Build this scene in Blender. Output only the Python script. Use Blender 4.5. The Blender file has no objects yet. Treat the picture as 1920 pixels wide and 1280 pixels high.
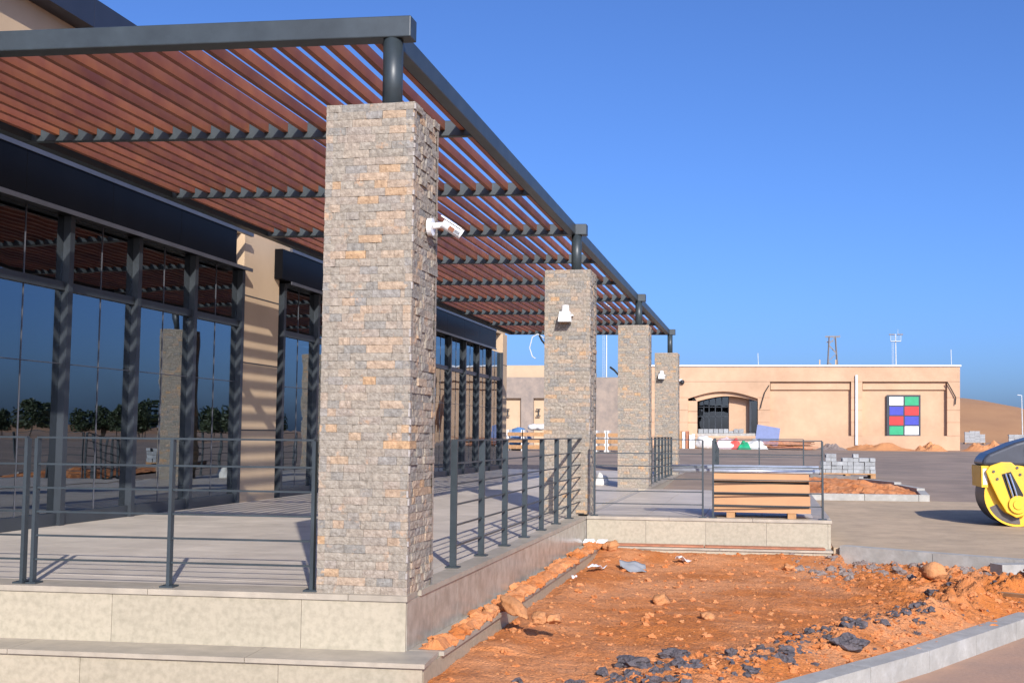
import bpy, bmesh, math, random
from mathutils import Vector, Matrix, noise
random.seed(7)
SC = bpy.context.scene
COL = SC.collection
rad = math.radians
# ------------------------------------------------------------------ camera
F, YAW, PITCH, ROLL = 2258.1, rad(11.861), rad(4.356), rad(0.568)
fw = Vector((-math.sin(YAW)*math.cos(PITCH), math.cos(YAW)*math.cos(PITCH), math.sin(PITCH)))
r0 = Vector((math.cos(YAW), math.sin(YAW), 0)); u0 = r0.cross(fw)
rt = r0*math.cos(ROLL)+u0*math.sin(ROLL); up = -r0*math.sin(ROLL)+u0*math.cos(ROLL)
cd = bpy.data.cameras.new('camera'); cam = bpy.data.objects.new('camera', cd); COL.objects.link(cam)
cam.matrix_world = Matrix(((rt.x, up.x, -fw.x, 0), (rt.y, up.y, -fw.y, 0), (rt.z, up.z, -fw.z, 1.0), (0, 0, 0, 1)))
cd.sensor_width = 36; cd.lens = F/1920*36; cd.clip_end = 3000; cd.clip_start = .05
SC.camera = cam
def ray(x, y): return fw+rt*((x-960)/F)-up*((y-640)/F)
def at(x, y, Y):            # photo pixel -> point on the plane at depth Y
    d = ray(x, y); k = Y/d.y; return Vector((d.x*k, Y, 1+d.z*k))
def onz(x, y, z):           # photo pixel -> point on a level z
    d = ray(x, y); k = (z-1)/d.z; return Vector((d.x*k, d.y*k, z))
# ------------------------------------------------------------------ light
SUN = Vector((.755, -1.755, 1.0)).normalized()
EL = math.asin(SUN.z); AZ = math.atan2(SUN.x, SUN.y)
w = bpy.data.worlds.new('World'); SC.world = w; w.use_nodes = True
nt = w.node_tree; bg = nt.nodes['Background']
sky = nt.nodes.new('ShaderNodeTexSky'); sky.sky_type = 'NISHITA'; sky.sun_disc = False
sky.sun_elevation = EL; sky.sun_rotation = AZ; sky.altitude = 0; sky.air_density = .7; sky.dust_density = 2.0; sky.ozone_density = 10
tn = nt.nodes.new('ShaderNodeMix'); tn.data_type = 'RGBA'; tn.blend_type = 'MULTIPLY'; tn.inputs[0].default_value = 1; tn.inputs[7].default_value = (1.0, .955, 1.02, 1)
nt.links.new(sky.outputs[0], tn.inputs[6]); nt.links.new(tn.outputs[2], bg.inputs[0]); bg.inputs[1].default_value = .132
sl = bpy.data.lights.new('sun', 'SUN'); sl.energy = 3.9; sl.angle = rad(.53); sl.color = (1, .945, .87)
so = bpy.data.objects.new('sun', sl); COL.objects.link(so); so.rotation_euler = SUN.to_track_quat('Z', 'Y').to_euler(); so.location = (10, -20, 20)
SC.view_settings.view_transform = 'Standard'; SC.view_settings.look = 'None'; SC.view_settings.gamma = 1; SC.view_settings.use_curve_mapping = False
SC.view_settings.exposure = 0.53

# ------------------------------------------------------------------ materials
def mat(name, col, rough=.6, metal=0, var=.12, vscale=6, col2=None, bump=0, bscale=40, rnd=0, spec=.5, rust=None, big=0, attr=False, detail=6, ramp=None, stops=None):
    m = bpy.data.materials.new(name); m.use_nodes = True; t = m.node_tree; N = t.nodes; L = t.links
    b = N['Principled BSDF']; b.inputs['Roughness'].default_value = rough; b.inputs['Metallic'].default_value = metal
    b.inputs['Specular IOR Level'].default_value = spec
    tc = N.new('ShaderNodeNewGeometry'); co = tc.outputs['Position']
    nz = N.new('ShaderNodeTexNoise'); nz.inputs['Scale'].default_value = vscale; nz.inputs['Detail'].default_value = detail; nz.inputs['Roughness'].default_value = .6
    L.new(co, nz.inputs['Vector'])
    mix = N.new('ShaderNodeMix'); mix.data_type = 'RGBA'
    c = tuple(col)+(1,)
    c2 = (tuple(col2)+(1,)) if col2 else tuple(max(0, x*(1-2*var)) for x in col)+(1,)
    mr = N.new('ShaderNodeMapRange'); mr.inputs[1].default_value = .35; mr.inputs[2].default_value = .65
    if stops: mr.inputs[1].default_value, mr.inputs[2].default_value = stops
    L.new(nz.outputs[0], mr.inputs[0]); L.new(mr.outputs[0], mix.inputs[0])
    mix.inputs[6].default_value = c; mix.inputs[7].default_value = c2
    out = mix.outputs[2]
    if ramp:      # per-piece colour from a random value
        cr = N.new('ShaderNodeValToRGB'); cr.color_ramp.interpolation = 'LINEAR'
        el = cr.color_ramp.elements
        for i, (p, cc) in enumerate(ramp):
            e = el[i] if i < 2 else el.new(p)
            e.position = p; e.color = tuple(cc)+(1,)
        if attr:
            a = N.new('ShaderNodeAttribute'); a.attribute_name = 'rnd'; L.new(a.outputs['Fac'], cr.inputs[0])
        else:
            oi = N.new('ShaderNodeObjectInfo'); L.new(oi.outputs['Random'], cr.inputs[0])
        m2 = N.new('ShaderNodeMix'); m2.data_type = 'RGBA'; m2.blend_type = 'MULTIPLY'; m2.inputs[0].default_value = 1
        L.new(cr.outputs[0], m2.inputs[6]); L.new(out, m2.inputs[7]); out = m2.outputs[2]
    elif rnd:
        oi = N.new('ShaderNodeObjectInfo'); hs = N.new('ShaderNodeHueSaturation')
        ml = N.new('ShaderNodeMapRange'); ml.inputs[3].default_value = 1-rnd; ml.inputs[4].default_value = 1+rnd
        L.new(oi.outputs['Random'], ml.inputs[0]); L.new(ml.outputs[0], hs.inputs['Value']); L.new(out, hs.inputs['Color']); out = hs.outputs[0]
    if rust:
        n2 = N.new('ShaderNodeTexNoise'); n2.inputs['Scale'].default_value = rust[1]; n2.inputs['Detail'].default_value = 7; n2.inputs['Roughness'].default_value = .65
        L.new(co, n2.inputs['Vector']); r2 = N.new('ShaderNodeMapRange'); r2.inputs[1].default_value, r2.inputs[2].default_value = rust[2]; L.new(n2.outputs[0], r2.inputs[0])
        m4 = N.new('ShaderNodeMix'); m4.data_type = 'RGBA'; L.new(r2.outputs[0], m4.inputs[0]); L.new(out, m4.inputs[6]); m4.inputs[7].default_value = tuple(rust[0])+(1,); out = m4.outputs[2]
    if big:
        n3 = N.new('ShaderNodeTexNoise'); n3.inputs['Scale'].default_value = big; n3.inputs['Detail'].default_value = 9; n3.inputs['Roughness'].default_value = .7; L.new(co, n3.inputs['Vector'])
        r3 = N.new('ShaderNodeMapRange'); r3.inputs[1].default_value = .3; r3.inputs[2].default_value = .7; r3.inputs[3].default_value = .80; r3.inputs[4].default_value = 1.14; L.new(n3.outputs[0], r3.inputs[0])
        h3 = N.new('ShaderNodeHueSaturation'); L.new(r3.outputs[0], h3.inputs['Value']); L.new(out, h3.inputs['Color']); out = h3.outputs[0]
    L.new(out, b.inputs['Base Color'])
    if bump:
        bn = N.new('ShaderNodeTexNoise'); bn.inputs['Scale'].default_value = bscale; bn.inputs['Detail'].default_value = 8
        bp = N.new('ShaderNodeBump'); bp.inputs['Strength'].default_value = bump; bp.inputs['Distance'].default_value = .02
        L.new(co, bn.inputs['Vector']); L.new(bn.outputs[0], bp.inputs['Height']); L.new(bp.outputs[0], b.inputs['Normal'])
    return m
STONE_RAMP = [(0, (0.29, 0.257, 0.209)), (1, (0.367, 0.31, 0.244)), (0.18, (0.322, 0.286, 0.233)), (0.34, (0.246, 0.236, 0.212)), (0.46, (0.359, 0.299, 0.237)), (0.6, (0.305, 0.269, 0.217)), (0.72, (0.346, 0.306, 0.248)), (0.83, (0.43, 0.32, 0.223)), (0.91, (0.272, 0.262, 0.241)), (0.96, (0.474, 0.305, 0.167))]
M = {}
M['steel'] = mat('dark_grey_paint', (.040, .053, .060), .42, 0, .15, 3, bump=.03, bscale=120, big=5)
M['slat'] = mat('red_brown_composite', (.28, .098, .042), .55, 0, .2, 2.5, col2=(.19, .058, .034), rnd=.28)
M['stone'] = mat('split_stone', (1.12, 1.1, 1.08), .85, 0, 0, 34, col2=(.70, .67, .65), bump=.45, bscale=70, detail=10, rust=((.50, .30, .17), 9, (.60, .74)), ramp=STONE_RAMP)
M['stonej'] = mat('split_stone_joined', (1.12, 1.1, 1.08), .85, 0, 0, 34, col2=(.70, .67, .65), bump=.45, bscale=70, detail=10, rust=((.50, .30, .17), 9, (.60, .74)), ramp=STONE_RAMP, attr=True)
M['mortar'] = mat('mortar', (.42, .38, .34), .9, 0, .1, 30, bump=.3)
M['clad'] = mat('limestone_cladding', (.41, .355, .26), .4, 0, .1, 26, col2=(.30, .265, .19), bump=.05, bscale=60, detail=10, stops=(.4, .75), rnd=.05)
M['cladp'] = mat('polished_limestone', (.42, .385, .32), .25, 0, .1, 9, col2=(.28, .255, .21), spec=.3, rnd=.06)
M['coping'] = mat('limestone_coping', (.42, .36, .275), .5, 0, .1, 7, col2=(.34, .295, .23), big=2, rnd=.05)
M['tile'] = mat('terrace_tile', (.60, .52, .42), .5, 0, .08, 3, col2=(.52, .45, .365), big=.9, rnd=.05)
M['alu'] = mat('charcoal_aluminium', (.035, .042, .05), .4, 0, .1, 3)
M['black'] = mat('black_panel', (.006, .006, .007), .4, 0, .1, 2, spec=.06)
M['navy'] = mat('navy_panel', (.028, .033, .05), .4, 0, .1, 2)
M['trim'] = mat('grey_trim', (.11, .11, .125), .4, .3, .1, 2)
M['beige'] = mat('beige_render', (.55, .40, .255), .9, 0, .06, 1.3, col2=(.50, .36, .23), bump=.15, bscale=90)
M['peach'] = mat('peach_render', (.56, .365, .23), .9, 0, .06, .8, col2=(.51, .325, .20), big=.35, bump=.1, bscale=60)
M['dark'] = mat('dark_interior', (.05, .05, .055), .8, 0, .1, 2)
M['white'] = mat('white_plastic', (.78, .78, .76), .35, 0, .03, 5)
M['galv'] = mat('galvanised_steel', (.62, .66, .72), .3, .45, .1, 12)
M['card'] = mat('cardboard', (.52, .285, .14), .8, 0, .05, 3, col2=(.47, .255, .125))
M['band'] = mat('dark_band', (.03, .02, .015), .7)
M['wood'] = mat('raw_timber', (.46, .25, .11), .8, 0, .15, 8, rnd=.12)
M['plank'] = mat('reddish_plank', (.42, .17, .09), .8, 0, .2, 6, rnd=.2)
M['conc'] = mat('concrete_kerb', (.36, .345, .31), .85, 0, .12, 7, col2=(.47, .46, .43), stops=(.5, .8), big=4, bump=.2, bscale=50, rnd=.05)
M['block'] = mat('grey_concrete_block', (.36, .37, .37), .85, 0, .12, 12, bump=.2, bscale=80, rnd=.15)
M['soil'] = mat('red_soil', (.50, .155, .03), .95, 0, 0, 1.1, col2=(.60, .25, .10), bump=1, bscale=55, detail=10, stops=(.42, .62), big=3)
M['clod'] = mat('red_soil_clod', (.46, .14, .03), .95, 0, 0, 2.5, col2=(.59, .25, .10), bump=.6, bscale=60)
M['rock'] = mat('orange_rock', (.54, .24, .09), .9, 0, 0, 6, col2=(.50, .22, .09), bump=.6, bscale=50, rnd=.12)
M['tar'] = mat('broken_asphalt', (.055, .05, .055), .8, 0, 0, 20, col2=(.13, .11, .115), bump=.8, bscale=60)
M['ash'] = mat('grey_rubble_soil', (.27, .22, .19), .95, 0, 0, 10, col2=(.20, .15, .13), bump=.8, bscale=60)
M['asphalt'] = mat('dusty_asphalt', (.22, .165, .125), .9, 0, 0, .35, col2=(.33, .24, .175), big=1.2, bump=.4, bscale=60)
M['pave'] = mat('sandy_pavers', (.49, .36, .23), .9, 0, 0, .8, col2=(.40, .30, .195), big=2.5, bump=.3, bscale=25)
M['earth'] = mat('dry_earth', (.30, .20, .125), .95, 0, 0, .15, col2=(.38, .22, .13), bump=.4, bscale=10)
M['hill'] = mat('tan_hill_earth', (.40, .215, .10), .95, 0, 0, .12, col2=(.33, .17, .08), bump=.6, bscale=3)
M['yellow'] = mat('yellow_machine_paint', (.80, .47, .02), .45, 0, 0, 3, col2=(.62, .38, .05), stops=(.5, .8))
M['hood'] = mat('dark_grey_hood', (.055, .06, .075), .35, 0, .1, 4)
M['drum'] = mat('worn_drum_steel', (.12, .105, .10), .5, .5, .15, 8)
M['chrome'] = mat('chrome', (.7, .7, .72), .15, 1)
M['rubber'] = mat('black_rubber', (.02, .02, .02), .7)
for n, c in (('red', (.75, .03, .03)), ('green', (.02, .36, .16)), ('blue', (.045, .06, .42)), ('bluetarp', (.12, .25, .45)), ('bluepanel', (.10, .14, .30)), ('whitep', (.85, .85, .85)), ('orange', (.8, .12, .03)), ('sack', (.72, .70, .66)), ('greysheet', (.3, .31, .32)), ('leafgreen', (.05, .07, .03)), ('bark', (.10, .075, .05)), ('mast', (.6, .62, .63)), ('cable', (.02, .02, .02)), ('pylon', (.22, .2, .19)), ('lens', (.02, .02, .025))):
    M[n] = mat(n+'_surface', c, .55, 0, .08, 5)
def glass_mat():
    m = bpy.data.materials.new('reflective_glass'); m.use_nodes = True; t = m.node_tree; N = t.nodes; L = t.links
    for n in list(N):
        if n.type != 'OUTPUT_MATERIAL': N.remove(n)
    o = [n for n in N if n.type == 'OUTPUT_MATERIAL'][0]
    g = N.new('ShaderNodeBsdfGlossy'); g.inputs['Roughness'].default_value = .0; g.inputs['Color'].default_value = (.80, .88, .95, 1)
    tr = N.new('ShaderNodeBsdfTransparent'); tr.inputs['Color'].default_value = (.30, .34, .36, 1)
    lw = N.new('ShaderNodeLayerWeight'); lw.inputs['Blend'].default_value = .5
    mr = N.new('ShaderNodeMapRange'); mr.inputs[3].default_value = .085; mr.inputs[4].default_value = .50
    mx = N.new('ShaderNodeMixShader'); L.new(lw.outputs['Facing'], mr.inputs[0]); L.new(mr.outputs[0], mx.inputs[0])
    L.new(tr.outputs[0], mx.inputs[1]); L.new(g.outputs[0], mx.inputs[2]); L.new(mx.outputs[0], o.inputs[0])
    nz = N.new('ShaderNodeTexNoise'); nz.inputs['Scale'].default_value = .9; tc = N.new('ShaderNodeTexCoord'); L.new(tc.outputs['Object'], nz.inputs['Vector'])
    bp = N.new('ShaderNodeBump'); bp.inputs['Strength'].default_value = .06; bp.inputs['Distance'].default_value = .05
    L.new(nz.outputs[0], bp.inputs['Height']); L.new(bp.outputs[0], g.inputs['Normal'])
    return m
M['glass'] = glass_mat()

# ------------------------------------------------------------------ helpers
class MB:
    def __init__(s): s.v = []; s.f = []; s.r = []
    def add(s, vs, fs, r=0):
        n = len(s.v); s.v += [tuple(v) for v in vs]; s.f += [tuple(i+n for i in f) for f in fs]; s.r += [r]*len(fs); return s
    def hexa(s, b, t, r=0):     # 4 bottom, 4 top (ccw)
        return s.add(list(b)+list(t), [(3, 2, 1, 0), (4, 5, 6, 7), (0, 1, 5, 4), (1, 2, 6, 5), (2, 3, 7, 6), (3, 0, 4, 7)], r)
    def box(s, x0, x1, y0, y1, z0, z1, r=0):
        return s.hexa([(x0, y0, z0), (x1, y0, z0), (x1, y1, z0), (x0, y1, z0)], [(x0, y0, z1), (x1, y0, z1), (x1, y1, z1), (x0, y1, z1)], r)
    def bar(s, a, b, wd, ht):   # rectangular bar between two points
        a = Vector(a); b = Vector(b); d = (b-a).normalized()
        sd = d.cross(Vector((0, 0, 1)));  sd = Vector((1, 0, 0)) if sd.length < 1e-4 else sd.normalized()
        u = sd.cross(d); sd = sd*wd/2; u = u*ht/2
        return s.hexa([a-sd-u, a+sd-u, b+sd-u, b-sd-u], [a-sd+u, a+sd+u, b+sd+u, b-sd+u])
    def cyl(s, a, b, r1, n=12, r2=None, caps=True):
        a = Vector(a); b = Vector(b); d = (b-a).normalized(); r2 = r1 if r2 is None else r2
        x = d.orthogonal().normalized(); y = d.cross(x)
        A = [a+(x*math.cos(k*2*math.pi/n)+y*math.sin(k*2*math.pi/n))*r1 for k in range(n)]
        B = [b+(x*math.cos(k*2*math.pi/n)+y*math.sin(k*2*math.pi/n))*r2 for k in range(n)]
        fs = [(k, (k+1) % n, n+(k+1) % n, n+k) for k in range(n)]
        if caps: fs += [tuple(reversed(range(n))), tuple(range(n, 2*n))]
        return s.add(A+B, fs)
    def tube(s, pts, r, n=8):
        for a, b in zip(pts[:-1], pts[1:]): s.cyl(a, b, r, n)
        return s
    def prism(s, poly, ax, a, b):   # polygon in the plane across axis ax, extruded a..b
        def P(p, c): return {'x': (c, p[0], p[1]), 'y': (p[0], c, p[1]), 'z': (p[0], p[1], c)}[ax]
        n = len(poly)
        return s.add([P(p, a) for p in poly]+[P(p, b) for p in poly], [tuple(range(n)), tuple(reversed(range(n, 2*n)))]+[(k+n, (k+1) % n+n, (k+1) % n, k) for k in range(n)])
    def blob(s, c, rx, ry, rz, sub=1, amp=.3, seed=0, r=0, cut=None):
        key = sub
        if key not in ICO:
            bm = bmesh.new(); bmesh.ops.create_icosphere(bm, subdivisions=sub, radius=1)
            bm.verts.ensure_lookup_table(); ICO[key] = ([v.co.copy() for v in bm.verts], [tuple(v.index for v in f.verts) for f in bm.faces]); bm.free()
        vs, fs = ICO[key]; o = Vector((seed*7.31, seed*3.17, seed*1.7)); out = []
        for v in vs:
            k = 1+amp*noise.noise(v*1.4+o)*1.6+amp*.5*noise.noise(v*3.7+o)
            p = Vector((v.x*rx*k, v.y*ry*k, v.z*rz*k))
            if cut is not None and p.z < cut: p.z = cut
            out.append(Vector(c)+p)
        return s.add(out, fs, r)
    def mesh(s, name, smooth=False, rnd=False):
        me = bpy.data.meshes.new(name); me.from_pydata(s.v, [], s.f)
        bm = bmesh.new(); bm.from_mesh(me); bmesh.ops.recalc_face_normals(bm, faces=bm.faces); bm.to_mesh(me); bm.free()
        if smooth: me.polygons.foreach_set('use_smooth', [True]*len(me.polygons))
        if rnd:
            a = me.attributes.new('rnd', 'FLOAT', 'FACE'); a.data.foreach_set('value', s.r)
        return me
ICO = {}; WL = {}
def link(name, me, m, parent=None, loc=(0, 0, 0), rot=None, scale=None):
    o = bpy.data.objects.new(name, me); COL.objects.link(o)
    if me is not None and m is not None and not me.materials: me.materials.append(M[m] if isinstance(m, str) else m)
    loc = Vector(loc); WL[o.name] = loc
    if parent is not None: o.parent = parent; o.location = loc-WL[parent.name]
    else: o.location = loc
    if rot: o.rotation_euler = rot
    if scale: o.scale = scale
    return o
def obj(name, mb, m, parent=None, smooth=False, rnd=False):      # verts in world coordinates
    return link(name, mb.mesh(name, smooth, rnd), m, parent)
def centred(name, mb, m, parent=None, smooth=False, rnd=False):    # moves the origin to the base of the piece
    xs = [v[0] for v in mb.v]; ys = [v[1] for v in mb.v]; zs = [v[2] for v in mb.v]
    c = Vector(((min(xs)+max(xs))/2, (min(ys)+max(ys))/2, min(zs))); mb.v = [tuple(Vector(v)-c) for v in mb.v]
    return link(name, mb.mesh(name, smooth, rnd), m, parent, c)
def tag(o, label=None, cat=None, group=None, kind=None):
    for k, v in (('label', label), ('category', cat), ('group', group), ('kind', kind)):
        if v: o[k] = v
    return o
def thing(name, loc, label, cat, group=None):
    o = bpy.data.objects.new(name, None); COL.objects.link(o); o.location = loc; WL[o.name] = Vector(loc); o.empty_display_size = .2
    return tag(o, label, cat, group)

# ------------------------------------------------------------------ constants measured from the photo
X0, W, Y1, S, HP = -2.157, .59, 7.201, 7.886, 3.089
XE, ZT, ZB = -2.237, 3.705, 3.563
T = math.tan(rad(3.94)); XC = -2.142
XW = -7.239
def yfront(X): return 7.17+T*(X-XC)
# ------------------------------------------------------------------ ground
def gz(Y):
    P = [(-60, -.62), (15.16, -.62), (15.24, -.328), (20, -.31), (31, -.05), (70, .30), (140, .5), (900, .8)]
    for (a, za), (b, zb) in zip(P[:-1], P[1:]):
        if Y <= b: return za+(zb-za)*max(0, (Y-a))/(b-a)
    return P[-1][1]
ys = [-60, -20, 0, 6, 9, 11, 12.6, 13.4, 15.16, 15.24, 16, 18, 20, 23, 26, 29, 31, 35, 40, 50, 60, 70, 90, 110, 140, 250, 450, 900]
def sheet(name, xs, yl, dz, m, kind='structure', zf=None):
    mb = MB(); n = len(xs)
    for Y in yl:
        for X in xs: mb.v.append((X, Y, (zf or gz)(Y)+dz))
    for j in range(len(yl)-1):
        for i in range(n-1): mb.f.append((j*n+i, j*n+i+1, (j+1)*n+i+1, (j+1)*n+i))
    mb.r = [0]*len(mb.f)
    return tag(obj(name, mb, m), kind=kind)
sheet('ground', [-400, -60, -20, 0, 20, 60, 200, 600], ys, 0, 'earth')
sheet('road', [-40, 0, 30, 90], [24.2, 26, 29, 31, 35, 40, 50, 60, 66], .005, 'asphalt')
M['rpave'] = mat('reddish_pavers', (.46, .27, .17), .9, 0, 0, 1.5, col2=(.36, .23, .16), bump=.3, bscale=25)
sheet('near_road', [-1.5, 2, 8, 30], [-30, 0, 6, 9, 12.4], .004, 'rpave')
tag(obj('paving_edge', MB().prism([(.80, 15.245), (.80, 15.04), (.94, 15.04), (2.82, 13.85), (4.66, 12.6), (9, 12.5), (30, 12.5), (30, 15.245)], 'z', -.72, -.3235), 'pave'), kind='structure')
sheet('paving', [.80, 4, 30], [15.246, 16, 18, 20, 23, 24.2], .004, 'pave')
sheet('back_paving', [-2.1, -.5, .8], [22.4, 24.2], .004, 'pave')
# hill of earth at the right
mb = MB(); n = 40
c0 = at(1800, 800, 170)
for j in range(n):
    for i in range(n*3):
        X = c0.x-30+i*2.6; Y = 120+j*3.2
        u = (X-c0.x-6)/34; vv = (Y-180)/38
        a = max(0, 1-vv*vv); h = 0
        h = 6.4*a*math.exp(-max(0, (X-(c0.x+1))/10.0)**2*.55) if X > c0.x+1 else 6.4*a
        h += 1.5*a*math.exp(-((X-c0.x-75)/24)**2)
        h += noise.noise(Vector((X*.12, Y*.12, 0)))*.5*min(1, h)
        mb.v.append((X, Y, gz(Y)-.3+h))
m3 = n*3
for j in range(n-1):
    for i in range(m3-1): mb.f.append((j*m3+i, j*m3+i+1, (j+1)*m3+i+1, (j+1)*m3+i))
mb.r = [0]*len(mb.f)
tag(obj('hill', mb, 'hill', smooth=True), kind='structure')

# ------------------------------------------------------------------ terrace
PLX, PLY, PLB = .78, 14.75, 22.5           # platform right edge, front, back
YEND = 33.3
terr = thing('terrace', (XC, 7.2, -.6), 'stone terrace with pale cladding under the pergola', 'terrace')
terr['kind'] = 'structure'
def py(X): return PLY+T*(X-XC)
mb = MB()
mb.prism([(-7.3, yfront(-7.3)+.03), (XC-.03, yfront(XC)+.03), (XC-.03, YEND), (-7.3, YEND)], 'z', -.7, -.035)
obj('core', mb, 'mortar', terr)
mb = MB().prism([(XC-.03, PLY+.04), (PLX-.03, py(PLX)+.04), (PLX-.03, PLB), (XC-.03, PLB)], 'z', -.7, -.0352); obj('core', mb, 'mortar', terr)
# floor tiles
tm = MB().box(-.298, .298, -.298, .298, -.034, 0).mesh('tile')
cnt = 0
for j in range(45):
    for i in range(9):
        X = -7.2+.3+i*.6; Y = 7.62+.3+j*.6
        if X+.3 > XC-.16 or Y > YEND-.3 or cnt >= 298: continue
        if Y-.3 < yfront(X)+.3: continue
        link('floor_tile', tm, 'tile', terr, (X, Y, 0)); cnt += 1
mb = MB()
mb.box(-7.25, XC-.17, 7.62+36*.6, YEND, -.034, -.001)
mb.hexa([(-7.3, yfront(-7.3)+.28, -.034), (XC-.16, yfront(XC-.16)+.28, -.034), (XC-.16, 7.617, -.034), (-7.3, 7.617, -.034)], [(-7.3, yfront(-7.3)+.28, -.001), (XC-.16, yfront(XC-.16)+.28, -.001), (XC-.16, 7.617, -.001), (-7.3, 7.617, -.001)])
mb.box(-2.398, XC-.1605, 7.62, YEND, -.034, -.001)
obj('floor_border', mb, 'tile', terr)
for i in range(4):
    for j in range(11):
        a = XC+.0+i*.7; Y = PLY+.45+j*.66
        link('floor_tile', MB().box(a+.003, a+.697, Y+.003, Y+.657, -.034, 0).mesh('tile'), 'tile', terr)
# copings
def run(name, p, q, step, wd, z0, z1, m, gap=.004, off=0.0, parent=terr):   # slabs along a line, wd to the left of p->q
    p = Vector(p); q = Vector(q); d = (q-p); L = d.length; d.normalize(); nrm = Vector((-d.y, d.x)); k = 0; a = 0
    while a < L-.01:
        b = min(L, a+step)
        A = p+d*(a+gap/2)-nrm*off; B = p+d*(b-gap/2)-nrm*off; Cc = B+nrm*wd; D = A+nrm*wd
        link(name, MB().hexa([(*A, z0), (*B, z0), (*Cc, z0), (*D, z0)], [(*A, z1), (*B, z1), (*Cc, z1), (*D, z1)]).mesh(name), m, parent); a = b
c_l = (-9.0, yfront(-9.0)); c_c = (XC, yfront(XC)); c_b = (XC, PLY+.3)
run('coping_slab', c_l, c_c, 1.3, .30, -.034, .001, 'coping')
run('coping_slab', (XC, yfront(XC)+.304), (XC, PLY-.01), 1.1, .16, -.034, .001, 'coping')
run('coping_slab', (XC, PLY), (PLX, py(PLX)), 1.0, .42, -.034, .0015, 'coping')
run('coping_slab', (PLX, py(PLX)+.43), (PLX, PLB), 1.2, .2, -.034, .001, 'coping')
run('coping_slab', (XC, PLB+.01), (XC, YEND), 1.3, .16, -.034, .001, 'coping')
# cladding panels (front, side, platform)
run('cladding_panel', (-9.0, yfront(-9.0)+.012), (XC-.012, yfront(XC)+.012), 1.24, .02, -.335, -.036, 'clad', .003)
run('cladding_panel', (XC-.012, yfront(XC)+.035), (XC-.012, PLY-.0), .62, .02, -.335, -.036, 'cladp', .003)
run('cladding_panel', (XC+.0, PLY+.014), (PLX-.014, py(PLX)+.014), .72, .02, -.40, -.036, 'clad', .003)
run('cladding_panel', (PLX-.014, py(PLX)+.036), (PLX-.014, PLB), .9, .02, -.40, -.036, 'clad', .003)
run('cladding_panel', (XC-.012, PLB), (XC-.012, YEND), .9, .02, -.40, -.036, 'clad', .003)
# lower step: tread and riser
LX = -1.93
def yl(X): return 6.83+T*(X-LX)
run('step_tread', (-9.0, yl(-9.0)), (LX, yl(LX)), 1.5, .42, -.362, -.335, 'coping')
run('step_tread', (LX, yl(LX)+.425), (LX, PLY), 1.4, .24, -.362, -.336, 'coping')
run('step_riser', (-9.0, yl(-9.0)+.02), (LX-.02, yl(LX)+.02), 1.24, .02, -.75, -.364, 'clad', .003)
run('step_riser', (LX-.02, yl(LX)+.04), (LX-.02, PLY), 1.24, .02, -.75, -.364, 'clad', .003)
run('step_tread', (LX+.003, py(LX)-.24), (PLX+.0, py(PLX)-.24), 1.4, .25, -.362, -.337, 'coping')
run('step_riser', (LX+.003, py(LX)-.22), (PLX-.02, py(PLX)-.22), 1.24, .02, -.75, -.3645, 'clad', .003)
mb = MB().box(XC-.05, LX-.045, 7.3, PLY, -.75, -.364); obj('step_core', mb, 'mortar', terr)
# steps at the back of the platform
for k in range(2): obj('step', MB().box(-2.1, -.95, PLB+.01+k*.35, PLB+.36+k*.35, -.7, -.15-k*.13), 'coping', terr)

# ------------------------------------------------------------------ stone pillars
def stone_var(seed):
    rnd = random.Random(seed); mb = MB(); nx, nz = 5, 3
    # unit stone: x -.5...5, z -.5...5, front at y=0 (towards -y), back y=1
    V = []
    for j in range(nz):
        for i in range(nx):
            ex = i in (0, nx-1); ez = j in (0, nz-1)
            V.append((-.5+i/(nx-1), (-.0 if not (ex or ez) else .12)+rnd.uniform(-.16, .16), -.5+j/(nz-1)))
    Fs = [(j*nx+i, j*nx+i+1, (j+1)*nx+i+1, (j+1)*nx+i) for j in range(nz-1) for i in range(nx-1)]
    n = len(V); V += [(-.5, 2.2, -.5), (.5, 2.2, -.5), (.5, 2.2, .5), (-.5, 2.2, .5)]
    Fs += [tuple(reversed(range(nx)))+(n, n+1), (n+3, n+2)+tuple(nx*nz-1-i for i in range(nx)),
           tuple(j*nx for j in range(nz))+(n+3, n), (n+1, n+2)+tuple(nx*nz-1-j*nx for j in range(nz))]
    mb.add(V, Fs); return mb
SV = [stone_var(k) for k in range(10)]
SVM = [s.mesh('stone') for s in SV]
ROW = HP/62
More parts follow.
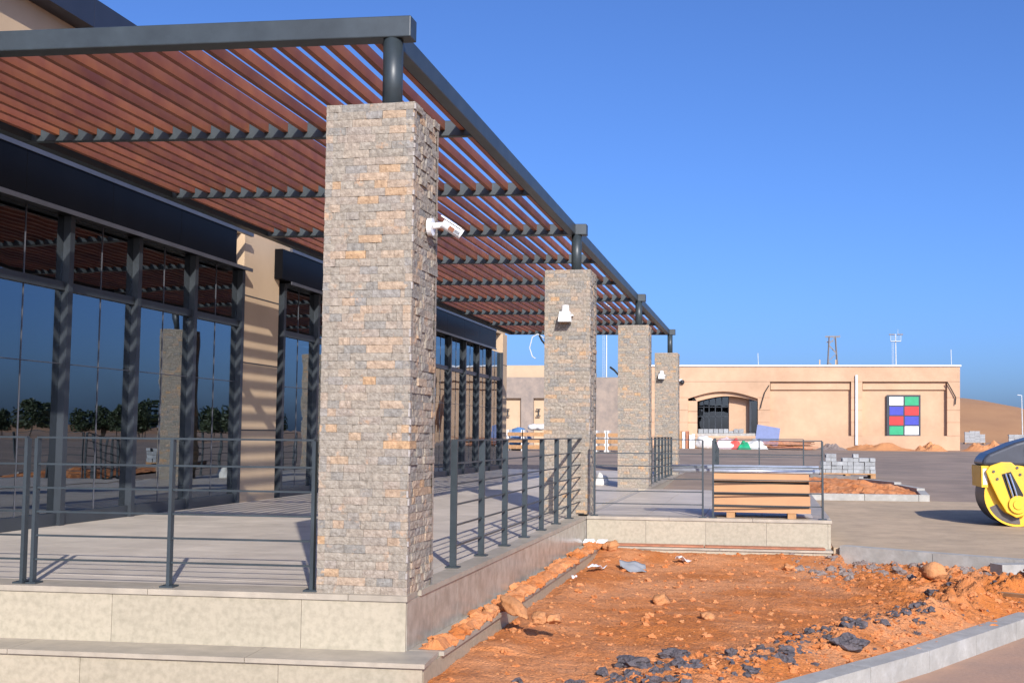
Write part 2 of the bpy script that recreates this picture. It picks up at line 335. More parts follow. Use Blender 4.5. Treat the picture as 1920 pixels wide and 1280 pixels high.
def pillar(k, individual, label):
    yb = Y1+k*S; cx = X0-W/2; cy = yb+W/2
    p = thing('stone_pillar', (cx, cy, 0), label, 'pillar', 'stone pillars along the terrace')
    obj('core', MB().box(X0-W+.03, X0-.03, yb+.03, yb+W-.03, .0015, HP-.01), 'mortar', p)
    jm = MB(); made = 0; rnd = random.Random(100+k)
    for side in range(4):
        ang = (0, math.pi/2, math.pi, -math.pi/2)[side]     # front, right, back, left
        for r in range(62):
            u = -W/2; z = (r+.5)*ROW
            while u < W/2-.005:
                ln = rnd.choice((.08, .11, .14, .18))*rnd.uniform(.9, 1.1)
                if W/2-(u+ln) < .07: ln = W/2-u
                dep = rnd.uniform(.008, .0135) if side != 1 else rnd.choice((.005, .007, .010, .016))*rnd.uniform(.8, 1.2)
                sc = (ln-.0016, .022, ROW-.0014)
                vi = rnd.randrange(10); rv = rnd.random()
                off = W/2+dep-.012-.0
                R = Matrix.Rotation(ang, 3, 'Z')
                c = Vector((cx, cy, z))+R@Vector((u+ln/2, -off, 0))
                if individual and side == 0 and made < 298:
                    o = link('stone', SVM[vi], 'stone', p, c, scale=sc); o.rotation_euler = (0, 0, ang); made += 1
                else:
                    b = SV[vi]; n = len(jm.v)
                    jm.v += [tuple(c+R@Vector((v[0]*sc[0], v[1]*sc[1], v[2]*sc[2]))) for v in b.v]
                    jm.f += [tuple(i+n for i in f) for f in b.f]; jm.r += [rv]*len(b.f)
                u += ln
    o = obj('stone_cladding', jm, 'stonej', p, rnd=True); o['kind'] = 'stuff'
    # mortar edge strip up the near corner
    mm = MB(); rr = random.Random(k)
    for r in range(62):
        if rr.random() < .5:
            z = r*ROW; x = X0-.001+rr.uniform(-.004, .008); mm.box(x-.008, x+.003, yb-.004+rr.uniform(-.004, .002), yb+.008, z, z+ROW*rr.uniform(.5, 1))
    obj('mortar_edge', mm, 'mortar', p)
    return p
pillar(0, True, 'nearest and largest stone pillar with the bullet camera on its side')
pillar(1, True, 'second stone pillar with white wall speaker at the terrace corner')
pillar(2, False, 'third stone pillar standing bare on the platform edge')
pillar(3, False, 'farthest stone pillar with small white speaker before the peach building')

# ------------------------------------------------------------------ pergola
pg = thing('pergola', (XE, Y1+.15, 0), 'dark steel pergola with red brown slats above the terrace', 'pergola')
YB0 = Y1+.148; BAY = S/3; XL = -6.42
def yb(k, X):
    t = T if k == 0 else .115
    return YB0+k*BAY+t*(X-XE)+(0 if k == 0 else .02)
def beam(k, x0, x1, dep, z0, z1, name):
    mb = MB().hexa([(x0, yb(k, x0), z0), (x1, yb(k, x1), z0), (x1, yb(k, x1)+dep, z0), (x0, yb(k, x0)+dep, z0)], [(x0, yb(k, x0), z1), (x1, yb(k, x1), z1), (x1, yb(k, x1)+dep, z1), (x0, yb(k, x0)+dep, z1)])
    o = obj(name, mb, 'steel', pg)
    bv = o.modifiers.new('b', 'BEVEL'); bv.width = .008; bv.segments = 2; bv.limit_method = 'ANGLE'
    return o
XS = -2.375                                  # outer face of the long edge beam
for k in range(10):
    main = k % 3 == 0
    beam(k, -7.15 if k == 0 else XL-.1, XE if main else XS-.105, .14 if main else .07, ZB, ZT if main else ZT-.004, 'front_beam' if k == 0 else ('cross_beam' if main else 'purlin'))
for k in range(3):
    mb = MB(); a = yb(3*k, XS)+.142; b = yb(3*k+3, XS)-.002
    mb.box(XS-.10, XS, a, b, ZB+.002, ZT-.002); o = obj('edge_beam', mb, 'steel', pg)
    bv = o.modifiers.new('b', 'BEVEL'); bv.width = .008; bv.segments = 2
obj('wall_side_beam', MB().box(XL-.1, XL, yb(0, XL)+.142, yb(9, XL)-.002, ZB+.003, ZT-.003), 'steel', pg)
for k in range(4):
    yy = yb(3*k, X0-.2)+.07; o = obj('post', MB().cyl((X0-.215, yy, HP-.02), (X0-.215, yy, ZB+.001), .066, 24), 'steel', pg, smooth=False)
    for f in o.data.polygons: f.use_smooth = len(f.vertices) == 4
PITCHS = .173; HS = .081; TS = .045
sm = MB().box(-TS/2, TS/2, 0, 1, 0, HS).mesh('slat')
for k in range(9):
    dep = .14 if k % 3 == 0 else .07
    for i in range(23):
        X = XS-.10-.075-i*PITCHS
        a = yb(k, X)+dep+.002; b = yb(k+1, X)-.002
        link('slat', sm, 'slat', pg, (X, a, ZT-.008-HS), scale=(1, b-a, 1))

# ------------------------------------------------------------------ main building behind the terrace
mbld = thing('shop_building', (XW, 20, 0), 'dark glazed shop front with black fascia behind the pergola', 'building')
def part(name, mb, m, parent=mbld): return obj(name, mb, m, parent)
bays = [(4.25, 15.69, 8), (17.2, 24.4, 5), (25.8, 32.85, 5)]
for (a, b, n) in bays:
    st = (b-a)/n
    for i in range(n+1):
        y = a+i*st
        part('mullion', MB().box(XW-.06, XW+.085, y-.042, y+.042, .0, 3.243), 'alu')
    for i in range(n):
        y0, y1 = a+i*st+.044, a+(i+1)*st-.044
        part('transom', MB().box(XW-.05, XW+.045, y0, y1, 2.45, 2.54), 'alu')
        part('bottom_rail', MB().box(XW-.05, XW+.045, y0, y1, .002, .13), 'alu')
        for z0, z1 in ((.131, 2.449), (2.541, 3.242)):
            g = part('pane', MB().box(XW-.006, XW+.006, y0+.001, y1-.001, z0, z1), 'glass')
            part('glazing_bar', MB().box(XW+.0065, XW+.014, (y0+y1)/2-.004, (y0+y1)/2+.004, z0, z1), 'trim', g)
            if z0 < 1: part('glazing_bar', MB().box(XW+.0145, XW+.02, y0, y1, 1.678, 1.686), 'trim', g)
for y0, y1 in ((15.74, 17.0), (24.5, 25.7), (32.95, 33.5)):
    part('wall_pier', MB().box(XW-.3, XW+.06, y0, y1, 0, 3.778), 'beige')
    for z in (1.0, 1.95, 2.9): part('groove', MB().box(XW+.0605, XW+.063, y0, y1, z, z+.018), 'dark')
a = 4.0
while a < 31.4:
    b = min(31.5, a+1.6)
    if not (15.7 < (a+b)/2 < 17.2): part('fascia_panel', MB().box(XW-.2, -7.05, a+.004, b-.004, 3.27, 3.72), 'black')
    a = b
for y0, y1 in ((3.9, 15.72), (17.15, 31.5)):
    part('fascia_trim_lit_strip', MB().box(-7.08, -7.035, y0, y1, 3.722, 3.775), 'trim')
    part('fascia_soffit', MB().box(XW-.2, -7.055, y0, y1, 3.245, 3.2685), 'black')
    part('fascia_trim_lit_strip', MB().box(-7.05, -7.035, y0, y1, 3.222, 3.269), 'trim')  # pale strip along the lower edge: sunlit band of the fascia put into colour
part('upper_wall', MB().box(XW-.3, XW, 3.5, 33.5, 3.78, 5.30), 'beige')
part('roof_slab', MB().box(-16, XW-.31, 3.5, 33.5, 3.5, 3.7), 'dark')
for a in (3.5, 8.1, 11.45, 16, 20.5, 25, 29.3):
    part('parapet_panel', MB().box(XW-.5, -7.028, a+.003, {3.5: 8.1, 8.1: 11.45, 11.45: 16, 16: 20.5, 20.5: 25, 25: 29.3, 29.3: 33.6}[a]-.003, 5.302, 5.62), 'navy')
part('interior', MB().box(-13, -12.9, 3.6, 33.3, 0, 3.4).box(-12.9, XW-.31, 3.5, 3.6, 0, 3.4).box(-12.9, XW-.31, 33.3, 33.4, 0, 3.4).box(-12.9, XW-.07, 3.6, 33.3, -.05, -.002), 'dark')

# ------------------------------------------------------------------ railings
def railing(p0, p1, posts, label, h=.938, z=0.0, drop=0, group='dark steel railings of the terrace'):
    p0 = Vector((*p0, z)); p1 = Vector((*p1, z)); d = (p1-p0); L = d.length; d.normalize()
    n = Vector((-d.y, d.x, 0))
    t = thing('railing', p0, label, 'railing', group)
    dz = Vector((0, 0, -drop))
    for q in posts:
        c = p0+d*q+dz*(q/L)
        po = obj('post', MB().hexa([c-n*.025-d*.011, c+n*.025-d*.011, c+n*.025+d*.011, c-n*.025+d*.011], [v+Vector((0, 0, h)) for v in (c-n*.025-d*.011, c+n*.025-d*.011, c+n*.025+d*.011, c-n*.025+d*.011)]), 'steel', t)
        obj('base_plate', MB().hexa([c-n*.05-d*.045+Vector((0, 0, .002)), c+n*.05-d*.045+Vector((0, 0, .002)), c+n*.05+d*.045+Vector((0, 0, .002)), c-n*.05+d*.045+Vector((0, 0, .002))], [v+Vector((0, 0, .012)) for v in (c-n*.05-d*.045, c+n*.05-d*.045, c+n*.05+d*.045, c-n*.05+d*.045)]), 'steel', po)
    a = p0+d*posts[0]; b = p0+d*posts[-1]+dz
    for k in range(6):
        zz = Vector((0, 0, .155+k*.154 if k < 5 else h+.006))
        hh = .012
        obj('rail', MB().bar(a+zz, b+zz, .014 if k < 5 else .04, hh), 'steel', t)
    return t
yr = lambda X: yfront(X)+.12
railing((-4.73, yr(-4.73)), (-9, yr(-9)), [0, 1.0, 2.0, 3.0, 4.0], 'front railing panel at the far left edge of the terrace')
railing((-4.66, yr(-4.66)), (-2.78, yr(-2.78)), [0, .93, 1.875], 'front railing panel ending at the nearest stone pillar')
railing((-2.275, 8.0), (-2.275, 15.1), [.776+k*.908 for k in range(8)], 'long side railing between the nearest and second pillars')
railing((-2.06, PLY+.1), (-.72, py(-.72)+.1), [0, 1.32], 'platform railing panel beside the second pillar')
railing((-.62, py(-.62)+.1), (.70, py(.70)+.1), [0, 1.30], 'platform railing panel in front of the cardboard stack')
railing((-2.275, 23.7), (-2.275, 30.9), [.2+k*.9 for k in range(8)], 'distant side railing between the third and farthest pillars')
railing((-.9, 22.3), (.70, 22.35), [0, .8, 1.58], 'railing at the back edge of the platform behind the pipes')
railing((-.9, 22.45), (-.9, 24.2), [0, .25, .5, .75, 1.0, 1.25, 1.5], 'sloping stair railing behind the platform seen edge on', drop=.22)

# ------------------------------------------------------------------ kerbs and soil bed
K = [onz(1180, 1330, -.47), onz(1450, 1280, -.47), onz(1700, 1213, -.47), onz(1920, 1143, -.47)]
K = [Vector((k.x+.14, k.y-.10)) for k in K]; d_ = (K[3]-K[2]).normalized(); K.append(K[3]+d_*1.2)
def kerb(pts, z0, z1, wd, label, cat='kerb', step=1.0, group='concrete kerbs'):
    t = thing('kerb', (*pts[0], z0), label, cat, group)
    for p, q in zip(pts[:-1], pts[1:]):
        run('kerb_stone', p, q, step, wd, z0, z1, 'conc', .008, parent=t)
    return t
kerb(K, -.8, -.47, .17, 'pale concrete kerb curving along the near side of the red soil', step=.9)
k1 = [Vector((.86, 14.95)), Vector((2.75, 13.75)), Vector((4.6, 12.5))]
kerb(k1, -.75, -.29, .16, 'concrete kerb between the soil bed and the sandy paving', step=1.15)
def inside(x, y):
    if x < -2.05 or y > py(x)-.2 and x < PLX: return False
    # nearer side: kerb K (keep the side away from camera), far side k1
    for p, q in zip(K[:-1], K[1:]):
        if min(p.x, q.x)-.01 <= x <= max(p.x, q.x)+.01:
            yy = p.y+(q.y-p.y)*(x-p.x)/(q.x-p.x)
            if y < yy+.10: return False
    if x < K[0].x and y < K[0].y-1: return False
    for p, q in zip(k1[:-1], k1[1:]):
        if p.x <= x <= q.x:
            yy = p.y+(q.y-p.y)*(x-p.x)/(q.x-p.x)
            if y > yy+.05: return False
    if x > 3.6: return False
    return True
def kd(x, y):       # distance inside the near kerb
    best = 9
    for p, q in zip(K[:-1], K[1:]):
        d = q-p; t = max(0, min(1, ((x-p.x)*d.x+(y-p.y)*d.y)/d.length_squared)); c = p+d*t
        best = min(best, math.hypot(x-c.x, y-c.y))
    return best
def soil_z(x, y):
    v = Vector((x, y, 0)); e = kd(x, y)
    z = -.49-.012*max(0, y-12)*max(0, min(1, x))
    ridge = math.exp(-((e-.55)/.38)**2)*(.035+.045*max(0, min(1, (x+1)/2)))
    right = max(0, min(1, (x-.6)/1.2))*max(0, min(1, (y-9)/1.5))
    z += ridge+.045*right
    rough = .016+.05*ridge/.1*.8+.06*right
    z += noise.fractal(v*2.2, 1, 2, 5)*rough*1.3+noise.noise(v*.8)*.03
    z += abs(noise.noise(v*9))*rough*.9+abs(noise.noise(v*21))*rough*.7+noise.noise(v*43)*rough*.3
    z += .05*math.exp(-((x+1.75)/.22)**2)*(1 if 8 < y < 14 else .4)
    if x < PLX+.1: z += .10*math.exp(-((y-py(x)+.2)/.45)**2)
    k = max(0, min(1, (e-.12)/.4)); k = k*k*(3-2*k)
    return -.505+(z+.505)*(.15+.85*k)
def on_soil(px, py_, z=-.47):
    for _ in range(6):
        p = onz(px, py_, z); z = soil_z(p.x, p.y)
    p.z = z; return p
mb = MB(); dx = .022; nx = int(5.8/dx); ny = int(10.5/dx); idx = {}
for j in range(ny):
    for i in range(nx):
        x = -2.05+i*dx; y = 5.2+j*dx
        if inside(x, y): idx[(i, j)] = len(mb.v); mb.v.append((x, y, soil_z(x, y)))
for j in range(ny-1):
    for i in range(nx-1):
        q = [idx.get(c) for c in ((i, j), (i+1, j), (i+1, j+1), (i, j+1))]
        if None not in q: mb.f.append(tuple(q))
mb.r = [0]*len(mb.f)
tag(obj('garden_soil', mb, 'soil', smooth=True), kind='structure')
# clods
def scatter(name, label, m, n, fn, smin, smax, seed, amp=.35):
    rnd = random.Random(seed); mb = MB(); k = 0; tries = 0
    while k < n and tries < n*30:
        tries += 1; x, y = rnd.uniform(-2, 3.5), rnd.uniform(6, 15.2)
        if not inside(x, y) or rnd.random() > fn(x, y): continue
        s = smin+(smax-smin)*rnd.random()**6; s2 = s*rnd.uniform(.6, 1); sub_ = 2 if s > .018 else 1
        mb.blob((x, y, soil_z(x, y)+s*.15), s, s2, s*rnd.uniform(.5, .8), sub_, amp, rnd.random()*50); k += 1
    o = obj(name, mb, m); o['kind'] = 'stuff'; o['label'] = label; return o
def f_all(x, y): 
    e = kd(x, y); return .12+.9*math.exp(-((e-.55)/.4)**2)+.5*max(0, min(1, (x-.5)/1.2))
scatter('soil_clods', 'loose red soil clods all over the bed', 'clod', 9000, f_all, .004, .034, 1, .6)
scatter('pale_clods', 'pale orange crumbs of dry soil over the bed', 'rock', 1500, lambda x, y: .35, .004, .022, 2, .5)
def f_tar(x, y):
    e = kd(x, y); return math.exp(-((e-.62)/.22)**2)*(1 if x < 1.3 else .3)*(.3+.7*(noise.noise(Vector((x*2, y*2, 3))) > 0))
scatter('asphalt_rubble', 'dark broken asphalt lumps strewn along the kerb side of the soil', 'tar', 1000, f_tar, .006, .05, 3, .6)
scatter('grey_rubble', 'grey rubble soil heaped by the far kerb', 'ash', 700, lambda x, y: 1.0 if (y > 13.0-.6*(x-1) and x > .3 and y > 12) else 0, .01, .06, 4, .5)
# spilled soil on the ledge
mb = MB(); rnd = random.Random(5)
for i in range(900):
    y = rnd.uniform(7.4, 14.5); wv = .5+.5*noise.noise(Vector((0, y*1.3, 0)))
    if rnd.random() > wv+.25: continue
    x = LX-.01-abs(rnd.gauss(0, .08)); x = max(XC+.03, x); s = rnd.choice((.008, .012, .018, .03))*rnd.uniform(.6, 1.4)
    mb.blob((x, y, -.335+s*.4), s*1.5, s*1.5, s, 1, .35, rnd.random()*40)
nq = 14; nyy = 330; ids = {}; base_n = len(mb.v); zz_ = {}
for j in range(nyy):
    for i in range(nq):
        x = XC+.02+i*(LX-XC-.03)/(nq-1); y = 7.25+j*.0225; v = Vector((x*3, y*1.1, 4))
        k = (.75 if y < 8.25 else (.22 if y < 9.3 else .62))+.35*noise.noise(Vector((0, y*1.3, 2))); prof = math.exp(-((i/(nq-1)-.62)/.42)**2)
        zz_[i, j] = (.10*k*prof-.028+.035*noise.noise(v*2.3)+.022*noise.noise(v*6)+.012*noise.noise(v*15))*(0 if y < 7.3 else 1)
for j in range(nyy-1):
    for i in range(nq-1):
        cs_ = [(i, j), (i+1, j), (i+1, j+1), (i, j+1)]
        if max(zz_[c] for c in cs_) > .004:
            fc = []
            for c in cs_:
                if c not in ids: ids[c] = len(mb.v); mb.v.append((XC+.02+c[0]*(LX-XC-.03)/(nq-1), 7.25+c[1]*.0225, -.3345+max(.0005, zz_[c])))
                fc.append(ids[c])
            mb.f.append(tuple(fc)); mb.r.append(0)
o = obj('spilled_soil', mb, 'clod', smooth=False); tag(o, 'crumbled red soil spilled along the terrace ledge', None, None, 'stuff')
for i, (px, py_, s, lb) in enumerate(((962, 1150, .095, 'large slanted orange rock leaning on the terrace ledge'), (918, 1152, .06, 'flat pale rock lying on the ledge behind the large rock'), (1062, 1030, .065, 'round orange rock on the ledge near the far corner'), (1146, 1038, .085, 'orange boulder at the corner below the foam box'), (1040, 1165, .05, 'small rock on the soil right of the large slanted rock'), (1012, 1165, .055, 'pale stone beside the large slanted rock on the soil'), (1238, 1132, .07, 'lone tan rock in the middle of the soil bed'), (1325, 1160, .05, 'flat sliver of rock right of the lone tan rock'), (1478, 1053, .06, 'brown rock near the platform wall in the soil'), (1408, 1018, .06, 'orange lump on the board under the platform wall'), (1552, 1040, .08, 'orange boulder below the platform corner'), (1750, 1095, .11, 'big soil lump near the right end of the bed'))):
    p = onz(px, py_, -.33) if px < 1070 else (onz(px, py_, -.31) if px == 1408 else on_soil(px, py_)); mb = MB().blob((0, 0, s*.45), s*1.1, s*1.3, s*.75, 3, .35, i+3.3)
    o = link('rock', mb.mesh('rock', True), 'rock', None, p); tag(o, lb, 'rock', 'rocks on the soil and ledge')
    if i == 0: o.rotation_euler = (.3, -.15, .64); o.scale = (.6, 1.5, .65); o.location.z += .03
for i, (px, py_, s, lb) in enumerate(((1735, 1055, .16, 'large dark asphalt slab tilted at the far kerb'), (1590, 1195, .085, 'largest black asphalt lump in the middle of the ridge'), (1265, 1232, .07, 'black asphalt lump at the left of the ridge'), (1185, 1250, .08, 'black asphalt lump near the bottom edge of the photo'))):
    p = on_soil(px, py_); o = link('asphalt_lump', MB().blob((0, 0, s*.3), s*1.4, s*.9, s*.6, 3, .4, i+9.1).mesh('asphalt_lump'), 'tar', None, p); tag(o, lb, 'asphalt lump', 'broken asphalt lumps')
# board under the platform wall, litter
for (xa, xb, lb) in ((1112, 1318, 'brown board lying along the platform wall, left piece'), (1322, 1545, 'brown board lying along the platform wall, right piece')):
    a = onz(xa, 1022, -.322); b = onz(xb, 1026, -.322)
    a.y = py(a.x)-.13; b.y = py(b.x)-.13
    tag(centred('board', MB().bar(a, b, .17, .02), 'plank'), lb, 'board', 'boards by the platform wall')
def foam_box():
    t = thing('foam_box', (-2.0, 14.55, -.335), 'white foam takeout box lying on the ledge corner', 'box')
    for i in (-1, 1):
        obj('lid', MB().hexa([(-2.0+i*.08-.072, 14.50, -.30), (-2.0+i*.08+.072, 14.50, -.30), (-2.0+i*.08+.072, 14.64, -.30), (-2.0+i*.08-.072, 14.64, -.30)], [(-2.0+i*.08-.05, 14.52, -.262), (-2.0+i*.08+.05, 14.52, -.262), (-2.0+i*.08+.05, 14.62, -.262), (-2.0+i*.08-.05, 14.62, -.262)]), 'white', t)
    obj('tray', MB().hexa([(-2.13, 14.52, -.334), (-1.87, 14.52, -.334), (-1.87, 14.62, -.334), (-2.13, 14.62, -.334)], [(-2.155, 14.49, -.302), (-1.845, 14.49, -.302), (-1.845, 14.65, -.302), (-2.155, 14.65, -.302)]), 'white', t)
foam_box()
def crumple(name, label, px, py_, z, sx, sy, m, seed, h=.05):
    p = on_soil(px, py_); p.z += .015; mb = MB(); n = 9
    for j in range(n):
        for i in range(n):
            u, v = i/(n-1)-.5, j/(n-1)-.5
            mb.v.append((u*sx, v*sy, .012+h*(.5+noise.noise(Vector((u*2.2+seed, v*2.2, seed))))))
    mb.f = [(j*n+i, j*n+i+1, (j+1)*n+i+1, (j+1)*n+i) for j in range(n-1) for i in range(n-1)]; mb.r = [0]*len(mb.f)
    o = link(name, mb.mesh(name, True), m, None, p, rot=(.25, .1, seed)); s = o.modifiers.new('s', 'SOLIDIFY'); s.thickness = .003
    tag(o, label, 'litter', 'litter on the soil')
crumple('plastic_sheet', 'grey plastic sheet crumpled on the soil by the platform', 1187, 1048, -.44, .3, .22, 'greysheet', .3)
crumple('paper_scrap', 'white paper scrap beside the grey plastic sheet', 1118, 1070, -.44, .28, .1, 'whitep', 1.3)
crumple('paper_scrap', 'white paper scrap lying below the platform wall', 1280, 1046, -.44, .10, .16, 'whitep', 2.1)
crumple('paper_scrap', 'tiny white scrap on the soil near the ledge', 1077, 1090, -.44, .05, .05, 'whitep', 3.1)
# timber and broken kerb at the right end
tag(centred('kerb_fragment', MB().bar(onz(1868, 1075, -.4), onz(1915, 1075, -.4)+Vector((.1, .1, 0)), .2, .2), 'conc'), 'short broken kerb piece at the right end of the bed', 'kerb')
tag(centred('timber_piece', MB().bar(onz(1872, 1112, -.38), onz(1935, 1118, -.36), .08, .03), 'wood'), 'weathered timber piece at the right end of the bed', 'timber')

# ------------------------------------------------------------------ cardboard stack and pipes on the platform
cs = thing('cardboard_stack', (.0, PLY+.6, 0), 'stack of cardboard wrapped panels on wooden blocks', 'cardboard stack')
ca = at(1335, 900, PLY+.32); cb = at(1520, 900, PLY+.32); yc0 = PLY+.32; yc1 = yc0+.75
zs = [at(1430, y, yc0).z for y in (966, 952, 929, 907, 888)]
zs[0] = .068
for i in range(4):
    x_in = (.012, 0, .008, .004)[i]
    pk = obj('package', MB().box(ca.x+x_in, cb.x-.006*i, yc0, yc1, zs[i]+(.0 if i == 0 else .034), zs[i+1]), 'card', cs)
    if i: obj('gap_layer', MB().box(ca.x+.02, cb.x-.02, yc0+.03, yc1-.03, zs[i]+.0005, zs[i]+.0335), 'band', cs)  # near-black inset layer filling the gap between two packages
for x in (1370, 1485):
    p = at(x, 965, yc0); obj('block', MB().box(p.x-.05, p.x+.05, yc0+.01, yc1-.02, .0015, .0675), 'wood', cs)
zt = zs[4]
rnd = random.Random(4)
for i in range(9):
    y = yc0+.06+i*.075; xl = at(1262+rnd.uniform(-8, 25), 885, y).x; xr = at(1522+rnd.uniform(0, 18), 885, y).x
    o = tag(centred('steel_pipe', MB().cyl((xl, y, zt+.027+(.04 if i % 3 == 1 else 0)), (xr, y+rnd.uniform(-.03, .03), zt+.027+(.04 if i % 3 == 1 else 0)), .024, 12), 'galv'), 'galvanised steel pipe lying on top of the cardboard stack', 'pipe', 'galvanised pipes on the stack')
    for f in o.data.polygons: f.use_smooth = len(f.vertices) == 4

# ------------------------------------------------------------------ devices on the pillars
cc = thing('security_camera', (X0+.01, 7.53, 2.34), 'white bullet security camera on the side of the nearest pillar', 'security camera')
bx = X0+.028
obj('mount_plate', MB().cyl((bx-.02, 7.53, 2.34), (bx+.012, 7.53, 2.34), .058, 24), 'white', cc)
obj('arm', MB().cyl((bx+.01, 7.53, 2.345), (bx+.10, 7.56, 2.36), .02, 14), 'white', cc, smooth=False)
b0 = Vector((bx+.10, 7.545, 2.352)); bd = Vector((.72, .25, -.48)).normalized()
hb = obj('body', MB().cyl(b0-bd*.03, b0+bd*.115, .033, 20), 'white', cc)
obj('sunshield', MB().hexa([b0+bd*-.02+Vector((-.01, -.045, .042)), b0+bd*.135+Vector((-.01, -.045, .042)), b0+bd*.135+Vector((-.01, .045, .042)), b0+bd*-.02+Vector((-.01, .045, .042))], [b0+bd*-.02+Vector((-.006, -.04, .05)), b0+bd*.135+Vector((-.006, -.04, .05)), b0+bd*.135+Vector((-.006, .04, .05)), b0+bd*-.02+Vector((-.006, .04, .05))]), 'white', hb)
obj('lens', MB().cyl(b0+bd*.1155, b0+bd*.118, .027, 18), 'lens', hb)
def plate_on(nm, a, m): 
    q = b0+bd*a; side = Vector((0, -1, 0)); u = bd.cross(side).normalized()
    if u.z < 0: u = -u
    pt = q+side*.0338-u*.004
    obj(nm, MB().hexa([pt-bd*.02-u*.014, pt+bd*.02-u*.014, pt+bd*.02+u*.014, pt-bd*.02+u*.014], [v+side*.002 for v in (pt-bd*.02-u*.014, pt+bd*.02-u*.014, pt+bd*.02+u*.014, pt-bd*.02+u*.014)]), m, hb)
plate_on('label_plate', .05, 'plank'); plate_on('label_plate', .092, 'greysheet')
def text(name, body, loc, size, m, parent, xdir, updir):
    cu = bpy.data.curves.new(name, 'FONT'); cu.body = body; cu.size = size; cu.align_x = 'CENTER'; cu.align_y = 'CENTER'; cu.extrude = .0004
    tmp = bpy.data.objects.new(name, cu); COL.objects.link(tmp); bpy.context.view_layer.update()
    me = bpy.data.meshes.new_from_object(tmp.evaluated_get(bpy.context.evaluated_depsgraph_get())); bpy.data.objects.remove(tmp)
    o = bpy.data.objects.new(name, me); COL.objects.link(o); me.materials.clear(); me.materials.append(M[m])
    x = Vector(xdir).normalized(); y = Vector(updir).normalized(); z = x.cross(y)
    o.matrix_world = Matrix(((x.x, y.x, z.x, loc[0]), (x.y, y.y, z.y, loc[1]), (x.z, y.z, z.z, loc[2]), (0, 0, 0, 1)))
    if parent: 
        mw = o.matrix_world.copy(); o.parent = parent; o.matrix_parent_inverse = Matrix.Translation(-WL[parent.name]); o.matrix_world = mw
    return o
uu = bd.cross(Vector((0, -1, 0))).normalized(); uu = uu if uu.z > 0 else -uu
text('lettering', 'FICA', b0+bd*.092+Vector((0, -.0372, 0))-uu*.004, .017, 'lens', hb, bd, uu)
def speaker(px, py_, k, sc, label):
    yy = Y1+k*S-.012; c = at(px, py_, yy); t = thing('wall_speaker', (c.x, yy, c.z), label, 'speaker', 'white speakers on pillars')
    w_ = .085*sc
    obj('horn', MB().hexa([(c.x-w_, yy-.17, c.z-.10), (c.x+w_, yy-.17, c.z-.10), (c.x+w_*.95, yy-.03, c.z-.10), (c.x-w_*.95, yy-.03, c.z-.10)], [(c.x-w_*.8, yy-.15, c.z+.03), (c.x+w_*.8, yy-.15, c.z+.03), (c.x+w_*.8, yy-.03, c.z+.03), (c.x-w_*.8, yy-.03, c.z+.03)]), 'white', t)
    obj('driver', MB().cyl((c.x, yy-.09, c.z+.028), (c.x, yy-.09, c.z+.11), .048, 18), 'white', t)
    obj('bracket', MB().box(c.x-w_-.012, c.x+w_+.012, yy-.06, yy+.012, c.z-.02, c.z), 'white', t)
speaker(1062, 590, 1, .95, 'white horn speaker on the second pillar face')
speaker(1241, 703, 3, .95, 'small white horn speaker on the farthest pillar')
def cable(name, pts, r, m, label): tag(obj(name, MB().tube(pts, r, 6), m), label, 'cable')
yy = Y1+S+.05; cable('loose_cable', [at(1026, 640, yy), at(1018, 632, yy-.02), at(1008, 626, yy-.03), at(998, 632, yy-.04), at(993, 652, yy-.04), at(998, 668, yy-.04), at(1004, 672, yy-.05)], .007, 'mast', 'thin grey wire looping off the second pillar')
cable('loose_cable', [at(1026, 650, yy), at(1016, 638, yy-.05), at(1011, 628, yy-.08)], .014, 'cable', 'short black cable end poking from the second pillar')
yy = Y1+2*S+.05; cable('loose_cable', [at(1160, 703, yy), at(1152, 694, yy-.05), at(1144, 688, yy-.1)], .02, 'cable', 'short black cable end poking from the third pillar')

# ------------------------------------------------------------------ planter beyond the platform
pk = [Vector((.86, 23.9)), Vector((3.05, 24.1)), Vector((3.2, 26)), Vector((2.95, 28)), Vector((2.3, 30)), Vector((1.2, 31))]
t = thing('planter_kerb', (2, 24, -.3), 'concrete kerb ring of the small planter behind the platform', 'kerb')
for p, q in zip(pk[:-1], pk[1:]): run('kerb_stone', p, q, 1.0, .16, gz(p.y)-.2, gz(p.y)+.13, 'conc', .01, parent=t)
mb = MB(); n = 40
for j in range(n):
    for i in range(n):
        u, v_ = i/(n-1), j/(n-1); Y = 24.15+v_*6.5; xr = 3.0-max(0, (Y-26)/5)**2*1.4; X = .85+(xr-.85)*u
        mb.v.append((X, Y, gz(Y)+.05+.22*math.sin(math.pi*u)*math.sin(math.pi*min(1, v_*1.3+.15))*(.6+noise.noise(Vector((X*2, Y*2, 5)))*.7)+.05*noise.noise(Vector((X*8, Y*8, 1)))))
mb.f = [(j*n+i, j*n+i+1, (j+1)*n+i+1, (j+1)*n+i) for j in range(n-1) for i in range(n-1)]; mb.r = [0]*len(mb.f)
tag(obj('planter_soil', mb, 'clod'), kind='structure')
